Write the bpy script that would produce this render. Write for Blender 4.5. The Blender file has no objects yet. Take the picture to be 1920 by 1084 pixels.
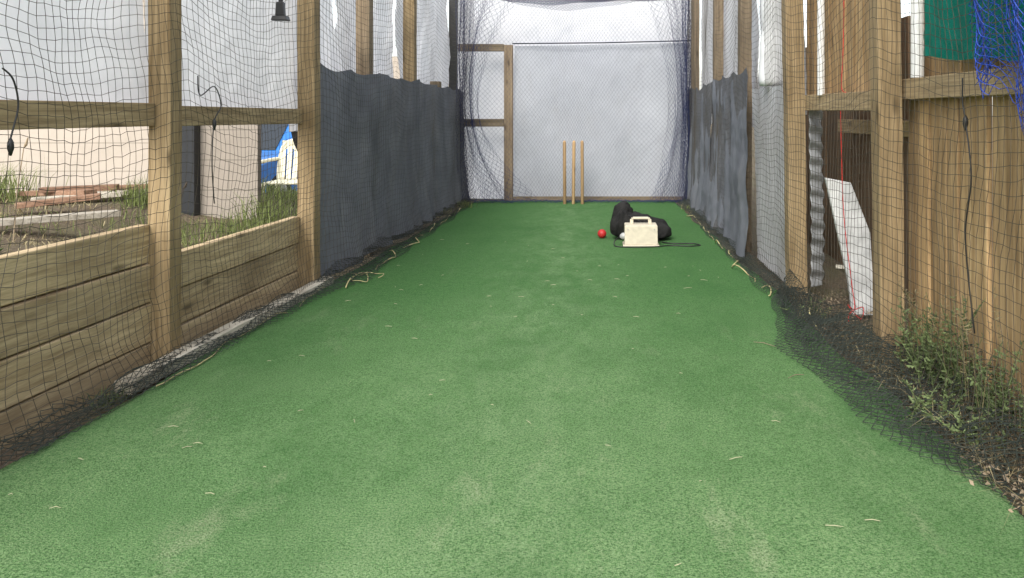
import bpy, math, random
import numpy as np
from mathutils import Vector, Matrix, noise as mn
random.seed(7); np.random.seed(7)
scene = bpy.context.scene
COL = scene.collection
R = math.radians

# ------------------------------------------------------------------ materials
def newmat(name):
    m = bpy.data.materials.new(name); m.use_nodes = True
    nt = m.node_tree; nt.nodes.clear()
    return m, nt
def N(nt, t, **kw):
    n = nt.nodes.new(t)
    for k, v in kw.items(): setattr(n, k, v)
    return n
def L(nt, a, b): nt.links.new(a, b)
def ramp(nt, fac, stops):
    r = N(nt, 'ShaderNodeValToRGB')
    e = r.color_ramp.elements
    while len(e) < len(stops): e.new(0.5)
    for i, (p, c) in enumerate(stops):
        e[i].position = p; e[i].color = (*c, 1)
    L(nt, fac, r.inputs[0]); return r.outputs[0]
def mixc(nt, fac, a, b, mode='MIX'):
    m = N(nt, 'ShaderNodeMix', data_type='RGBA', blend_type=mode)
    for sock, v in ((m.inputs[0], fac), (m.inputs[6], a), (m.inputs[7], b)):
        if hasattr(v, 'is_linked'): L(nt, v, sock)
        elif isinstance(v, (int, float)): sock.default_value = v
        else: sock.default_value = (*v, 1)
    return m.outputs[2]
def coords(nt, scale=(1, 1, 1), usernd=True):
    tc = N(nt, 'ShaderNodeTexCoord')
    mp = N(nt, 'ShaderNodeMapping'); mp.inputs['Scale'].default_value = scale
    if usernd:
        oi = N(nt, 'ShaderNodeObjectInfo')
        at = N(nt, 'ShaderNodeAttribute'); at.attribute_name = 'rnd'
        ad = N(nt, 'ShaderNodeMath', operation='ADD')
        L(nt, oi.outputs['Random'], ad.inputs[0]); L(nt, at.outputs['Fac'], ad.inputs[1])
        mu = N(nt, 'ShaderNodeMath', operation='MULTIPLY'); mu.inputs[1].default_value = 37.0
        L(nt, ad.outputs[0], mu.inputs[0])
        va = N(nt, 'ShaderNodeVectorMath', operation='ADD')
        L(nt, tc.outputs['Object'], va.inputs[0]); L(nt, mu.outputs[0], va.inputs[1])
        L(nt, va.outputs[0], mp.inputs[0])
    else:
        L(nt, tc.outputs['Object'], mp.inputs[0])
    return mp.outputs[0]
def noise(nt, vec, scale, detail=4, rough=0.6, dist=0.0):
    n = N(nt, 'ShaderNodeTexNoise'); n.inputs['Scale'].default_value = scale
    n.inputs['Detail'].default_value = detail; n.inputs['Roughness'].default_value = rough
    n.inputs['Distortion'].default_value = dist
    L(nt, vec, n.inputs['Vector']); return n.outputs[0]
def finish(nt, color, rough=0.8, bump=None, bs=0.3, bd=0.01, transl=0.0, spec=0.3, sheen=0.0, tcol=None):
    p = N(nt, 'ShaderNodeBsdfPrincipled'); o = N(nt, 'ShaderNodeOutputMaterial')
    if hasattr(color, 'is_linked'): L(nt, color, p.inputs['Base Color'])
    else: p.inputs['Base Color'].default_value = (*color, 1)
    p.inputs['Roughness'].default_value = rough
    p.inputs['Specular IOR Level'].default_value = spec
    if sheen: p.inputs['Sheen Weight'].default_value = sheen
    b = None
    if bump is not None:
        b = N(nt, 'ShaderNodeBump'); b.inputs['Strength'].default_value = bs; b.inputs['Distance'].default_value = bd
        L(nt, bump, b.inputs['Height']); L(nt, b.outputs[0], p.inputs['Normal'])
    out = p.outputs[0]
    if transl:
        t = N(nt, 'ShaderNodeBsdfTranslucent')
        if b: L(nt, b.outputs[0], t.inputs['Normal'])
        if hasattr(color, 'is_linked'): L(nt, color, t.inputs[0])
        else: t.inputs[0].default_value = (*(tcol or color), 1)
        mx = N(nt, 'ShaderNodeMixShader'); mx.inputs[0].default_value = transl
        L(nt, out, mx.inputs[1]); L(nt, t.outputs[0], mx.inputs[2]); out = mx.outputs[0]
    L(nt, out, o.inputs[0])
def wood(name, dark, light, axis='Z', stain=(0.10, 0.08, 0.05), stainamt=0.5, rough=0.8):
    m, nt = newmat(name)
    s = {'X': (1.2, 22, 22), 'Y': (22, 1.2, 22), 'Z': (22, 22, 1.2)}[axis]
    v = coords(nt, s); n1 = noise(nt, v, 1.6, 7, 0.65, 0.6)
    s2 = {'X': (2, 90, 90), 'Y': (90, 2, 90), 'Z': (90, 90, 2)}[axis]
    n2 = noise(nt, coords(nt, s2), 1.0, 4, 0.7)
    c = ramp(nt, n1, [(0.34, dark), (0.5, tuple((a + b) / 2 for a, b in zip(dark, light))), (0.64, light)])
    c = mixc(nt, 0.4, c, ramp(nt, n2, [(0.38, tuple(x * 0.45 for x in dark)), (0.58, light)]))
    v3 = coords(nt, (1, 1, 1)); n3 = noise(nt, v3, 2.3, 5, 0.6)
    f = ramp(nt, n3, [(0.45, (0, 0, 0)), (0.72, (stainamt,) * 3)])
    c = mixc(nt, f, c, stain)
    vk = coords(nt, {'X': (3, 9, 9), 'Y': (9, 3, 9), 'Z': (9, 9, 3)}[axis])
    vo = N(nt, 'ShaderNodeTexVoronoi'); vo.inputs['Scale'].default_value = 1.0; L(nt, vk, vo.inputs['Vector'])
    kf = ramp(nt, vo.outputs['Distance'], [(0.07, (0.75,) * 3), (0.17, (0, 0, 0))])
    c = mixc(nt, kf, c, tuple(x * 0.35 for x in dark))
    at = N(nt, 'ShaderNodeAttribute'); at.attribute_name = 'rnd'
    t = ramp(nt, at.outputs['Fac'], [(0, (0.74, 0.72, 0.70)), (1, (1.12, 1.1, 1.05))])
    c = mixc(nt, 1.0, c, t, 'MULTIPLY')
    finish(nt, c, rough, n2, 0.4, 0.004, spec=0.2); return m
def cloth(name, c1, c2, transl=0.0, wscale=500, rough=0.9, nscale=2.0, dirt=None, bs=0.35, crease=0.0, crease_shade=None):
    m, nt = newmat(name)
    v = coords(nt); n1 = noise(nt, v, nscale, 6, 0.65)
    c = ramp(nt, n1, [(0.3, c1), (0.7, c2)])
    if dirt:
        n3 = noise(nt, coords(nt, (1, 1, 0.35)), 5, 6, 0.7)
        c = mixc(nt, ramp(nt, n3, [(0.52, (0, 0, 0)), (0.75, (0.55,) * 3)]), c, dirt)
    n2 = noise(nt, coords(nt), wscale, 2, 0.5)
    n4 = noise(nt, coords(nt, (1, 1, 0.6)), 6, 5, 0.6, 1.2)
    ad = N(nt, 'ShaderNodeMath', operation='MULTIPLY_ADD'); ad.inputs[1].default_value = 6.0
    L(nt, n4, ad.inputs[0]); L(nt, n2, ad.inputs[2]); h = ad.outputs[0]
    if crease:
        for sc, k, rot in ((1.5, 1.0, 25), (3.2, .5, -35)):
            mp = N(nt, 'ShaderNodeMapping'); mp.inputs['Rotation'].default_value = (R(rot), R(rot), 0); mp.inputs['Scale'].default_value = (1, 1, .38)
            L(nt, coords(nt), mp.inputs[0])
            n5 = noise(nt, mp.outputs[0], sc, 2, 0.45, 0.7)
            s1 = N(nt, 'ShaderNodeMath', operation='SUBTRACT'); s1.inputs[1].default_value = .5; L(nt, n5, s1.inputs[0])
            s2 = N(nt, 'ShaderNodeMath', operation='ABSOLUTE'); L(nt, s1.outputs[0], s2.inputs[0])
            s3 = N(nt, 'ShaderNodeMath', operation='MULTIPLY_ADD'); s3.inputs[1].default_value = -crease * k
            L(nt, s2.outputs[0], s3.inputs[0]); L(nt, h, s3.inputs[2]); h = s3.outputs[0]
            if crease_shade:
                c = mixc(nt, ramp(nt, s2.outputs[0], [(0.0, (0.4 * k,) * 3), (0.02, (0, 0, 0))]), c, crease_shade)  # shading along the creases painted into the sheet colour
    finish(nt, c, rough, h, bs, 0.006, transl, spec=0.2); return m
def plain(name, c, rough=0.5, var=0.25, nscale=14, spec=0.4, transl=0.0, bs=0.15):
    m, nt = newmat(name)
    n1 = noise(nt, coords(nt), nscale, 5, 0.65)
    col = ramp(nt, n1, [(0.25, tuple(x * (1 - var) for x in c)), (0.7, tuple(min(1, x * (1 + var * 0.4)) for x in c))])
    finish(nt, col, rough, n1, bs, 0.003, transl, spec); return m

M = {}
M['post'] = wood('treated_pine', (0.25, 0.17, 0.085), (0.48, 0.365, 0.215), 'Z', (0.13, 0.095, 0.05), 0.5)
M['postgrey'] = wood('weathered_pine_upright', (0.18, 0.13, 0.085), (0.34, 0.265, 0.18), 'Z', (0.09, 0.07, 0.05), 0.5)
M['boardY'] = wood('retaining_board_pine', (0.34, 0.245, 0.14), (0.61, 0.485, 0.31), 'Y', (0.19, 0.135, 0.08), 0.65)
M['railY'] = wood('rail_pine', (0.27, 0.19, 0.105), (0.48, 0.37, 0.225), 'Y', (0.17, 0.125, 0.075))
M['railX'] = wood('frame_pine', (0.18, 0.14, 0.09), (0.32, 0.26, 0.18), 'X', (0.11, 0.09, 0.06))
M['kerb'] = wood('pale_weathered_wood', (0.42, 0.38, 0.31), (0.70, 0.66, 0.57), 'Y', (0.20, 0.17, 0.13), 0.7)
M['redwood'] = wood('reddish_scrap_timber', (0.22, 0.12, 0.08), (0.36, 0.23, 0.16), 'X', (0.13, 0.08, 0.05))
M['paling'] = wood('paling_wood', (0.28, 0.17, 0.075), (0.58, 0.41, 0.225), 'Z', (0.13, 0.085, 0.045), 0.55)
M['palingdark'] = wood('old_paling_wood', (0.13, 0.085, 0.055), (0.27, 0.18, 0.11), 'Z', (0.07, 0.055, 0.04), 0.6)
M['stump'] = wood('stump_ash', (0.34, 0.215, 0.11), (0.48, 0.335, 0.19), 'Z', (0.3, 0.2, 0.1), 0.3)
M['tarp'] = cloth('white_tarpaulin', (0.84, 0.84, 0.86), (0.91, 0.91, 0.93), 0.5, 300, bs=0.35, crease=16, crease_shade=(0.74, 0.75, 0.78))
M['tarpback'] = cloth('grey_white_tarpaulin', (0.50, 0.515, 0.545), (0.58, 0.595, 0.625), 0.4, 300, dirt=(0.50, 0.50, 0.51), bs=0.3, crease=12, crease_shade=(0.48, 0.49, 0.52))
M['shade'] = cloth('grey_shade_cloth', (0.12, 0.127, 0.147), (0.19, 0.20, 0.225), 0.2, 260, nscale=3, dirt=(0.26, 0.26, 0.26), crease=8)
M['white'] = plain('white_painted_board', (0.62, 0.62, 0.60), 0.6, 0.4, 9)
M['roll'] = cloth('white_wrap', (0.7, 0.7, 0.7), (0.85, 0.85, 0.85), 0.2, 120, rough=0.5)
M['netblack'] = plain('black_net_cord', (0.028, 0.035, 0.028), 0.8, 0.3, 60)
M['netbrown'] = plain('dark_olive_net_cord', (0.055, 0.047, 0.033), 0.8, 0.3, 60)
M['netnavy'] = plain('navy_net_cord', (0.014, 0.022, 0.085), 0.7, 0.3, 60)
M['netblue'] = plain('bright_blue_net_cord', (0.02, 0.06, 0.36), 0.6, 0.3, 60)
M['teal'] = cloth('green_plastic_sheet', (0.0, 0.18, 0.135), (0.01, 0.29, 0.22), 0.5, 200, rough=0.55, crease=10)
M['rope'] = plain('yellow_rope', (0.46, 0.40, 0.20), 0.8, 0.6, 25)
M['redrope'] = plain('red_rope', (0.6, 0.03, 0.025), 0.7, 0.3, 40)
M['blackplastic'] = plain('black_plastic', (0.02, 0.02, 0.02), 0.45, 0.3)
M['bag'] = cloth('black_bag_fabric', (0.010, 0.010, 0.010), (0.028, 0.027, 0.026), 0.0, 200, rough=0.95, nscale=12, crease=26, bs=0.8)
M['cream'] = plain('cream_plastic', (0.56, 0.505, 0.39), 0.5, 0.2, 20)
M['greymetal'] = plain('grey_metal', (0.35, 0.35, 0.34), 0.4, 0.3)
M['ball'] = plain('red_leather', (0.40, 0.02, 0.02), 0.5, 0.4, 60)
M['pvc'] = plain('white_pvc', (0.78, 0.78, 0.76), 0.4, 0.1)
M['galv'] = plain('galvanised_grey', (0.34, 0.35, 0.35), 0.6, 0.5, 18)
M['darkpost'] = plain('dark_painted_steel', (0.02, 0.022, 0.025), 0.6, 0.3)
M['chair'] = plain('aged_white_plastic', (0.70, 0.66, 0.50), 0.5, 0.15)
M['carblue'] = plain('blue_car_paint', (0.03, 0.16, 0.46), 0.25, 0.1, spec=0.6)
M['glass'] = plain('dark_car_glass', (0.02, 0.025, 0.03), 0.08, 0.1, spec=0.8)
M['tyre'] = plain('rubber', (0.02, 0.02, 0.02), 0.85, 0.2)
M['lamp'] = plain('lamp_lens', (0.7, 0.7, 0.68), 0.15, 0.1, spec=0.8)
def leafmat(name, a, b, tr=0.35):
    m, nt = newmat(name)
    at = N(nt, 'ShaderNodeAttribute'); at.attribute_name = 'rnd'
    c = ramp(nt, at.outputs['Fac'], [(0.0, a), (0.6, b), (1.0, tuple(min(1, x * 1.5) for x in b))])
    finish(nt, c, 0.6, None, transl=tr, spec=0.3); return m
M['grass'] = leafmat('grass_blades', (0.075, 0.095, 0.03), (0.20, 0.24, 0.08))
M['drygrass'] = leafmat('dry_grass_blades', (0.18, 0.145, 0.075), (0.38, 0.32, 0.18))
M['weed'] = leafmat('weed_leaves', (0.05, 0.072, 0.03), (0.15, 0.195, 0.08))
M['litter'] = leafmat('dead_leaves', (0.06, 0.045, 0.032), (0.25, 0.195, 0.13), 0.1)
M['straw'] = plain('straw', (0.46, 0.44, 0.28), 0.8, 0.3)

def mat_turf():
    m, nt = newmat('artificial_turf')
    v = coords(nt, usernd=False)
    fine = noise(nt, v, 300, 2, 0.6); med = noise(nt, v, 110, 4, 0.75); low = noise(nt, v, 26, 6, 0.75)
    c = ramp(nt, fine, [(0.36, (0.012, 0.062, 0.010)), (0.50, (0.045, 0.160, 0.032)), (0.62, (0.125, 0.30, 0.085))])
    c = mixc(nt, 0.45, c, ramp(nt, med, [(0.40, (0.016, 0.078, 0.013)), (0.60, (0.095, 0.245, 0.064))]))
    c = mixc(nt, ramp(nt, low, [(0.38, (0.4,) * 3), (0.5, (0, 0, 0))]), c, (0.022, 0.095, 0.017))
    sep = N(nt, 'ShaderNodeSeparateXYZ'); L(nt, v, sep.inputs[0])
    def mr(sock, a, b, c0, d):
        my = N(nt, 'ShaderNodeMapRange'); my.inputs[1].default_value = a; my.inputs[2].default_value = b
        my.inputs[3].default_value = c0; my.inputs[4].default_value = d; L(nt, sock, my.inputs[0]); return my.outputs[0]
    def mul(a, b):
        mu = N(nt, 'ShaderNodeMath', operation='MULTIPLY'); L(nt, a, mu.inputs[0])
        if hasattr(b, 'is_linked'): L(nt, b, mu.inputs[1])
        else: mu.inputs[1].default_value = b
        return mu.outputs[0]
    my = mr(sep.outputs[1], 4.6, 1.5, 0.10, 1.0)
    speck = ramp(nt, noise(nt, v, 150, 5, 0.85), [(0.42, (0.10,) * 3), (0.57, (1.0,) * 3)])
    dust_sheen = noise(nt, coords(nt, (1, 0.7, 1), False), 3.0, 10, 0.75)
    df = ramp(nt, dust_sheen, [(0.36, (0.45,) * 3), (0.64, (0.85,) * 3)])
    c = mixc(nt, mul(mul(df, my), speck), c, (0.33, 0.485, 0.225))  # pale dust plus painted sky sheen, stronger towards the near end
    cx_ = N(nt, 'ShaderNodeMath', operation='ADD'); cx_.inputs[1].default_value = 0.30; L(nt, sep.outputs[0], cx_.inputs[0])
    ca = N(nt, 'ShaderNodeMath', operation='ABSOLUTE'); L(nt, cx_.outputs[0], ca.inputs[0])
    cw = mr(ca.outputs[0], 0.62, 0.03, 0.0, 1.0)
    wn = ramp(nt, noise(nt, coords(nt, (1.6, 0.9, 1), False), 5.0, 8, 0.75, .3), [(0.44, (0.10,) * 3), (0.66, (0.6,) * 3)])
    c = mixc(nt, mul(mul(cw, wn), speck), c, (0.30, 0.42, 0.215))
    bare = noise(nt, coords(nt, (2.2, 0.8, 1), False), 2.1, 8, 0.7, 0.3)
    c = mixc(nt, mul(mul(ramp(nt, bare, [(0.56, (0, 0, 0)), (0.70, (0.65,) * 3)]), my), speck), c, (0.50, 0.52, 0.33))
    sc = noise(nt, coords(nt, (4.0, 15, 1), False), 1.7, 7, 0.8)
    c = mixc(nt, mul(ramp(nt, sc, [(0.60, (0, 0, 0)), (0.72, (0.5,) * 3)]), mr(ca.outputs[0], 1.2, 0.3, 0.15, 1.0)), c, (0.27, 0.38, 0.20))
    big = noise(nt, coords(nt, (1, 0.5, 1), False), 1.3, 6, 0.6)
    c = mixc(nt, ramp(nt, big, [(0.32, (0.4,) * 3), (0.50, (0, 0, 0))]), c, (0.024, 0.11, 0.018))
    c = mixc(nt, mul(mr(sep.outputs[1], 3.6, 7.0, 0.0, 0.22), mr(ca.outputs[0], 0.1, 0.9, 0.5, 1.0)), c, (0.018, 0.085, 0.016))  # shade of the enclosed far end painted into the turf colour
    ad = N(nt, 'ShaderNodeMath', operation='MULTIPLY_ADD'); ad.inputs[1].default_value = 1.5
    L(nt, med, ad.inputs[0]); L(nt, fine, ad.inputs[2])
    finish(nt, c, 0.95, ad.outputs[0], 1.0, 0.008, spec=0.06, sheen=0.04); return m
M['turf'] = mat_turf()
def mat_dirt():
    m, nt = newmat('dirt_ground')
    v = coords(nt, usernd=False)
    n1 = noise(nt, v, 3, 8, 0.7); n2 = noise(nt, v, 60, 5, 0.8)
    c = ramp(nt, n2, [(0.3, (0.07, 0.052, 0.037)), (0.55, (0.18, 0.14, 0.10)), (0.75, (0.36, 0.30, 0.22))])
    c = mixc(nt, ramp(nt, n1, [(0.45, (0, 0, 0)), (0.65, (0.5,) * 3)]), c, (0.14, 0.15, 0.07))
    finish(nt, c, 0.95, n2, 0.8, 0.02, spec=0.1); return m
M['dirt'] = mat_dirt()
def mat_block(name='cream_block_masonry', k=1.0):
    m, nt = newmat(name)
    tc = N(nt, 'ShaderNodeTexCoord'); mp = N(nt, 'ShaderNodeMapping'); mp.inputs['Rotation'].default_value = (R(90), 0, 0)
    L(nt, tc.outputs['Object'], mp.inputs[0])
    b = N(nt, 'ShaderNodeTexBrick'); L(nt, mp.outputs[0], b.inputs['Vector'])
    b.inputs['Scale'].default_value = 1.0; b.inputs['Brick Width'].default_value = 12; b.inputs['Row Height'].default_value = 0.2
    b.inputs['Mortar Size'].default_value = 0.005; b.inputs['Color1'].default_value = (0.46 * k, 0.40 * k, 0.335 * k, 1)
    b.inputs['Color2'].default_value = (0.48 * k, 0.42 * k, 0.355 * k, 1); b.inputs['Mortar'].default_value = (0.34 * k, 0.30 * k, 0.25 * k, 1)
    n = noise(nt, coords(nt), 5, 7, 0.7)
    c = mixc(nt, ramp(nt, n, [(0.45, (0, 0, 0)), (0.75, (0.5,) * 3)]), b.outputs[0], (0.35 * k, 0.31 * k, 0.26 * k))
    finish(nt, c, 0.9, noise(nt, coords(nt), 80, 4, 0.7), 0.3, 0.004, spec=0.1); return m
M['block'] = mat_block()
M['pillar'] = mat_block('dull_grey_beige_masonry', 0.68)

# ------------------------------------------------------------------ mesh helpers
class MB:
    def __init__(s): s.v = []; s.f = []; s.r = []
    def add(s, vs, fs, rnd=None):
        if rnd is None: rnd = random.random()
        o = len(s.v); s.v += [tuple(v) for v in vs]
        s.f += [tuple(i + o for i in f) for f in fs]; s.r += [rnd] * len(fs)
    def box(s, x0, x1, y0, y1, z0, z1, rnd=None):
        s.add([(x0, y0, z0), (x1, y0, z0), (x1, y1, z0), (x0, y1, z0), (x0, y0, z1), (x1, y0, z1), (x1, y1, z1), (x0, y1, z1)],
              [(0, 3, 2, 1), (4, 5, 6, 7), (0, 1, 5, 4), (1, 2, 6, 5), (2, 3, 7, 6), (3, 0, 4, 7)], rnd)
    def beam(s, p0, p1, w, h, rnd=None, roll=0):
        p0 = Vector(p0); p1 = Vector(p1); d = (p1 - p0).normalized()
        up = Vector((0, 0, 1)) if abs(d.z) < 0.9 else Vector((0, 1, 0))
        a = d.cross(up).normalized(); b = a.cross(d).normalized()
        if roll: q = Matrix.Rotation(roll, 3, d); a = q @ a; b = q @ b
        vs = []
        for p in (p0, p1):
            for sa, sb in ((-1, -1), (1, -1), (1, 1), (-1, 1)):
                vs.append(p + a * sa * w / 2 + b * sb * h / 2)
        s.add(vs, [(3, 2, 1, 0), (4, 5, 6, 7), (0, 1, 5, 4), (1, 2, 6, 5), (2, 3, 7, 6), (3, 0, 4, 7)], rnd)
    def tube(s, path, r, n=6, rnd=None, cap=True):
        path = [Vector(p) for p in path]; k = len(path)
        rs = r if isinstance(r, (list, tuple)) else [r] * k
        d0 = (path[1] - path[0]).normalized()
        a = d0.orthogonal().normalized(); vs = []
        for i, p in enumerate(path):
            d = (path[min(i + 1, k - 1)] - path[max(i - 1, 0)]).normalized()
            a = (a - d * a.dot(d))
            a = a.normalized() if a.length > 1e-6 else d.orthogonal().normalized()
            b = d.cross(a)
            for j in range(n):
                t = 2 * math.pi * j / n; vs.append(p + (a * math.cos(t) + b * math.sin(t)) * rs[i])
        fs = [(i * n + j, i * n + (j + 1) % n, (i + 1) * n + (j + 1) % n, (i + 1) * n + j) for i in range(k - 1) for j in range(n)]
        if cap: fs += [tuple(range(n - 1, -1, -1)), tuple((k - 1) * n + j for j in range(n))]
        s.add(vs, fs, rnd)
    def prism(s, poly, axis, a, b, rnd=None):
        n = len(poly)
        def P(p, t):
            return {'X': (t, p[0], p[1]), 'Y': (p[0], t, p[1]), 'Z': (p[0], p[1], t)}[axis]
        s.add([P(p, a) for p in poly] + [P(p, b) for p in poly],
              [tuple(range(n - 1, -1, -1)), tuple(range(n, 2 * n))] + [(i, (i + 1) % n, (i + 1) % n + n, i + n) for i in range(n)], rnd)
def link(o): COL.objects.link(o); return o
def meshobj(name, v, f, mat, rnd=None, smooth=False, bevel=0, recentre=True):
    me = bpy.data.meshes.new(name)
    v = np.asarray(v, dtype=float)
    o = bpy.data.objects.new(name, me)
    c = np.zeros(3)
    if recentre:
        mi = v.min(0); ma = v.max(0); c = np.array([(mi[0] + ma[0]) / 2, (mi[1] + ma[1]) / 2, mi[2]])
    me.from_pydata((v - c).tolist(), [], f if isinstance(f, list) else f.tolist())
    o.location = c
    if rnd is not None and len(rnd) == len(me.polygons):
        at = me.attributes.new('rnd', 'FLOAT', 'FACE'); at.data.foreach_set('value', np.asarray(rnd, dtype=np.float32))
    if smooth: me.polygons.foreach_set('use_smooth', [True] * len(me.polygons))
    me.materials.append(mat)
    if bevel:
        import bmesh
        bm = bmesh.new(); bm.from_mesh(me); bmesh.ops.recalc_face_normals(bm, faces=bm.faces); bm.to_mesh(me); bm.free()
        b = o.modifiers.new('bevel', 'BEVEL'); b.width = bevel; b.segments = 2; b.limit_method = 'ANGLE'
    link(o); return o
def tag(o, label=None, cat=None, kind=None, group=None):
    if label: o['label'] = label
    if cat: o['category'] = cat
    if kind: o['kind'] = kind
    if group: o['group'] = group
    return o
def mb_obj(mb, name, mat, smooth=False, bevel=0, parent=None, recentre=True, **t):
    o = meshobj(name, mb.v, mb.f, mat, mb.r, smooth, bevel, recentre)
    tag(o, **t)
    if parent:
        bpy.context.view_layer.update()
        o.parent = parent; o.matrix_parent_inverse = parent.matrix_world.inverted()
    return o
def empty(name, loc, **t):
    e = bpy.data.objects.new(name, None); e.location = loc; e.empty_display_size = 0.1; link(e); tag(e, **t)
    bpy.context.view_layer.update(); return e
def sn(x, y, seed, n=5, f=1.0):
    rs = np.random.RandomState(seed); z = 0 * x + 0 * y
    for i in range(n):
        k = f * rs.uniform(0.4, 1.8); a = rs.uniform(0, 6.283); p = rs.uniform(0, 6.283)
        z = z + np.sin(k * (np.cos(a) * x + np.sin(a) * y) * 6.283 + p) / n
    return z
def grid_obj(name, P, mat, smooth=True, thick=0, **t):
    nu, nv, _ = P.shape
    idx = np.arange(nu * nv).reshape(nu, nv)
    f = np.stack([idx[:-1, :-1], idx[1:, :-1], idx[1:, 1:], idx[:-1, 1:]], -1).reshape(-1, 4)
    o = meshobj(name, P.reshape(-1, 3), f, mat, smooth=smooth)
    if thick:
        s = o.modifiers.new('thick', 'SOLIDIFY'); s.thickness = thick; s.offset = 0
    return tag(o, **t)
def net_obj(name, P, mat, r, diamond=False, mask=None, **t):
    nu, nv, _ = P.shape
    idx = np.arange(nu * nv).reshape(nu, nv); V = P.reshape(-1, 3)
    if diamond:
        I, J = np.meshgrid(np.arange(nu), np.arange(nv), indexing='ij')
        e = []
        ok = ((I + J) % 2 == 0)
        a = ok[:-1, :-1]; e.append(np.stack([idx[:-1, :-1][a], idx[1:, 1:][a]], 1))
        a = ok[:-1, 1:]; e.append(np.stack([idx[:-1, 1:][a], idx[1:, :-1][a]], 1))
        E = np.concatenate(e)
    else:
        E = np.concatenate([np.stack([idx[:-1].ravel(), idx[1:].ravel()], 1), np.stack([idx[:, :-1].ravel(), idx[:, 1:].ravel()], 1)])
    A = V[E[:, 0]]; B = V[E[:, 1]]; d = B - A
    ln = np.linalg.norm(d, axis=1, keepdims=True); ok = ln[:, 0] > 1e-5; A = A[ok]; B = B[ok]; d = d[ok] / ln[ok]
    ref = np.where(np.abs(d[:, 2:3]) < 0.8, np.array([[0, 0, 1.0]]), np.array([[1.0, 0, 0]]))
    a = np.cross(d, ref); a /= np.linalg.norm(a, axis=1, keepdims=True); b = np.cross(d, a)
    vs = []
    for P0 in (A, B):
        for k in range(3):
            t0 = 2 * math.pi * k / 3; vs.append(P0 + r * (a * math.cos(t0) + b * math.sin(t0)))
    n = len(A); VV = np.stack(vs, 1).reshape(-1, 3); base = (np.arange(n) * 6)[:, None]
    F = np.concatenate([base + np.array([[0, 1, 4, 3]]), base + np.array([[1, 2, 5, 4]]), base + np.array([[2, 0, 3, 5]])])
    o = meshobj(name, VV, F, mat)
    return tag(o, **t)

# ------------------------------------------------------------------ ground
def sstep(a, b, x): t = np.clip((x - a) / (b - a), 0, 1); return t * t * (3 - 2 * t)
xs = np.concatenate([[-300, -120, -60, -30, -18, -12], np.linspace(-9, -1.96, 50), [-1.90], np.linspace(-1.85, 2.2, 60), [2.6, 3.5, 6, 12, 30, 80, 300]])
ys = np.concatenate([[-60, -20, -8, -3], np.linspace(-1, 10, 110), np.linspace(10.5, 20, 14), [30, 60, 120, 400]])
X, Y = np.meshgrid(xs, ys, indexing='ij')
yard = 0.44 + 0.03 * sn(X, Y, 3, 6, 0.6) - 0.14 * sstep(-3.2, -2.5, X) * sstep(3.3, 4.2, Y) - 0.75 * sstep(5.8, 11, Y)
lane = -0.03 + 0.02 * sn(X, Y, 5, 6, 1.5) * sstep(1.1, 1.3, X) + 0.10 * sstep(1.15, 1.6, X)
Z = np.where(X <= -1.9, yard, lane)
grid_obj('ground', np.stack([X, Y, Z], -1), M['dirt'], kind='structure', label='bare brown soil with patches of grass around the lane')

left = lambda y: -1.745 + 0.028 * y
def right(y): return 1.12 - 0.033 * y + 0.02 * math.sin(y * 3.1)
ny = 150; nx = 40
yy = np.linspace(-1.5, 9.25, ny); T = np.zeros((nx, ny, 3))
for j, y in enumerate(yy):
    xl = left(y) + 0.012 * math.sin(y * 5); xr = right(y) + 0.01 * math.sin(y * 9)
    T[:, j, 0] = np.linspace(xl, xr, nx); T[:, j, 1] = y
T[:, :, 2] = 0.002 + 0.004 * sn(T[:, :, 0], T[:, :, 1], 8, 6, 0.8)
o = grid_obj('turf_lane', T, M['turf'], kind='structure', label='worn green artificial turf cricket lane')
off = o.location.copy(); o.data.transform(Matrix.Translation(off)); o.location = (0, 0, 0)
def blades(pts, hmin, hmax, w, lean=0.5):
    v = []; f = []; r = []
    for (x, y, z) in pts:
        h = random.uniform(hmin, hmax); a = random.uniform(0, 6.283); b = random.uniform(0, 6.283)
        l = random.uniform(0, lean) * h; ca, sa = math.cos(a) * w / 2, math.sin(a) * w / 2
        o = len(v); rr = random.random()
        v += [(x - ca, y - sa, z), (x + ca, y + sa, z),
              (x - ca * .7 + math.cos(b) * l * .35, y - sa * .7 + math.sin(b) * l * .35, z + h * .6),
              (x + ca * .7 + math.cos(b) * l * .35, y + sa * .7 + math.sin(b) * l * .35, z + h * .6),
              (x + math.cos(b) * l, y + math.sin(b) * l, z + h * (1 - .25 * l / h))]
        f += [(o, o + 1, o + 3, o + 2), (o + 2, o + 3, o + 4)]; r += [rr, rr]
    return v, f, r

# ------------------------------------------------------------------ posts
def post(x0, x1, y0, y1, z1, mat='post', lean=0.0, name='wooden_post', label='tall square treated pine post carrying the netting', z0=-0.1):
    mb = MB(); n = 8
    vs = []
    for k in range(n + 1):
        z = z0 + (z1 - z0) * k / n; dx = lean * z + 0.002 * math.sin(k * 1.7 + x0 * 9)
        vs += [(x0 + dx, y0, z), (x1 + dx, y0, z), (x1 + dx, y1, z), (x0 + dx, y1, z)]
    fs = [(3, 2, 1, 0), (4 * n, 4 * n + 1, 4 * n + 2, 4 * n + 3)]
    for k in range(n):
        for j in range(4): fs.append((4 * k + j, 4 * k + (j + 1) % 4, 4 * k + 4 + (j + 1) % 4, 4 * k + 4 + j))
    mb.add(vs, fs, random.uniform(0.4, 0.8))
    return mb_obj(mb, name, M[mat], bevel=0.004, label=label, cat='post', group='posts along the practice lane')
post(-1.820, -1.730, 3.20, 3.29, 2.7)
post(-1.757, -1.657, 4.60, 4.70, 2.7)
post(-1.79, -1.69, 5.80, 5.90, 2.7, 'postgrey')
post(-1.76, -1.66, 7.05, 7.15, 2.7)
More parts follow.
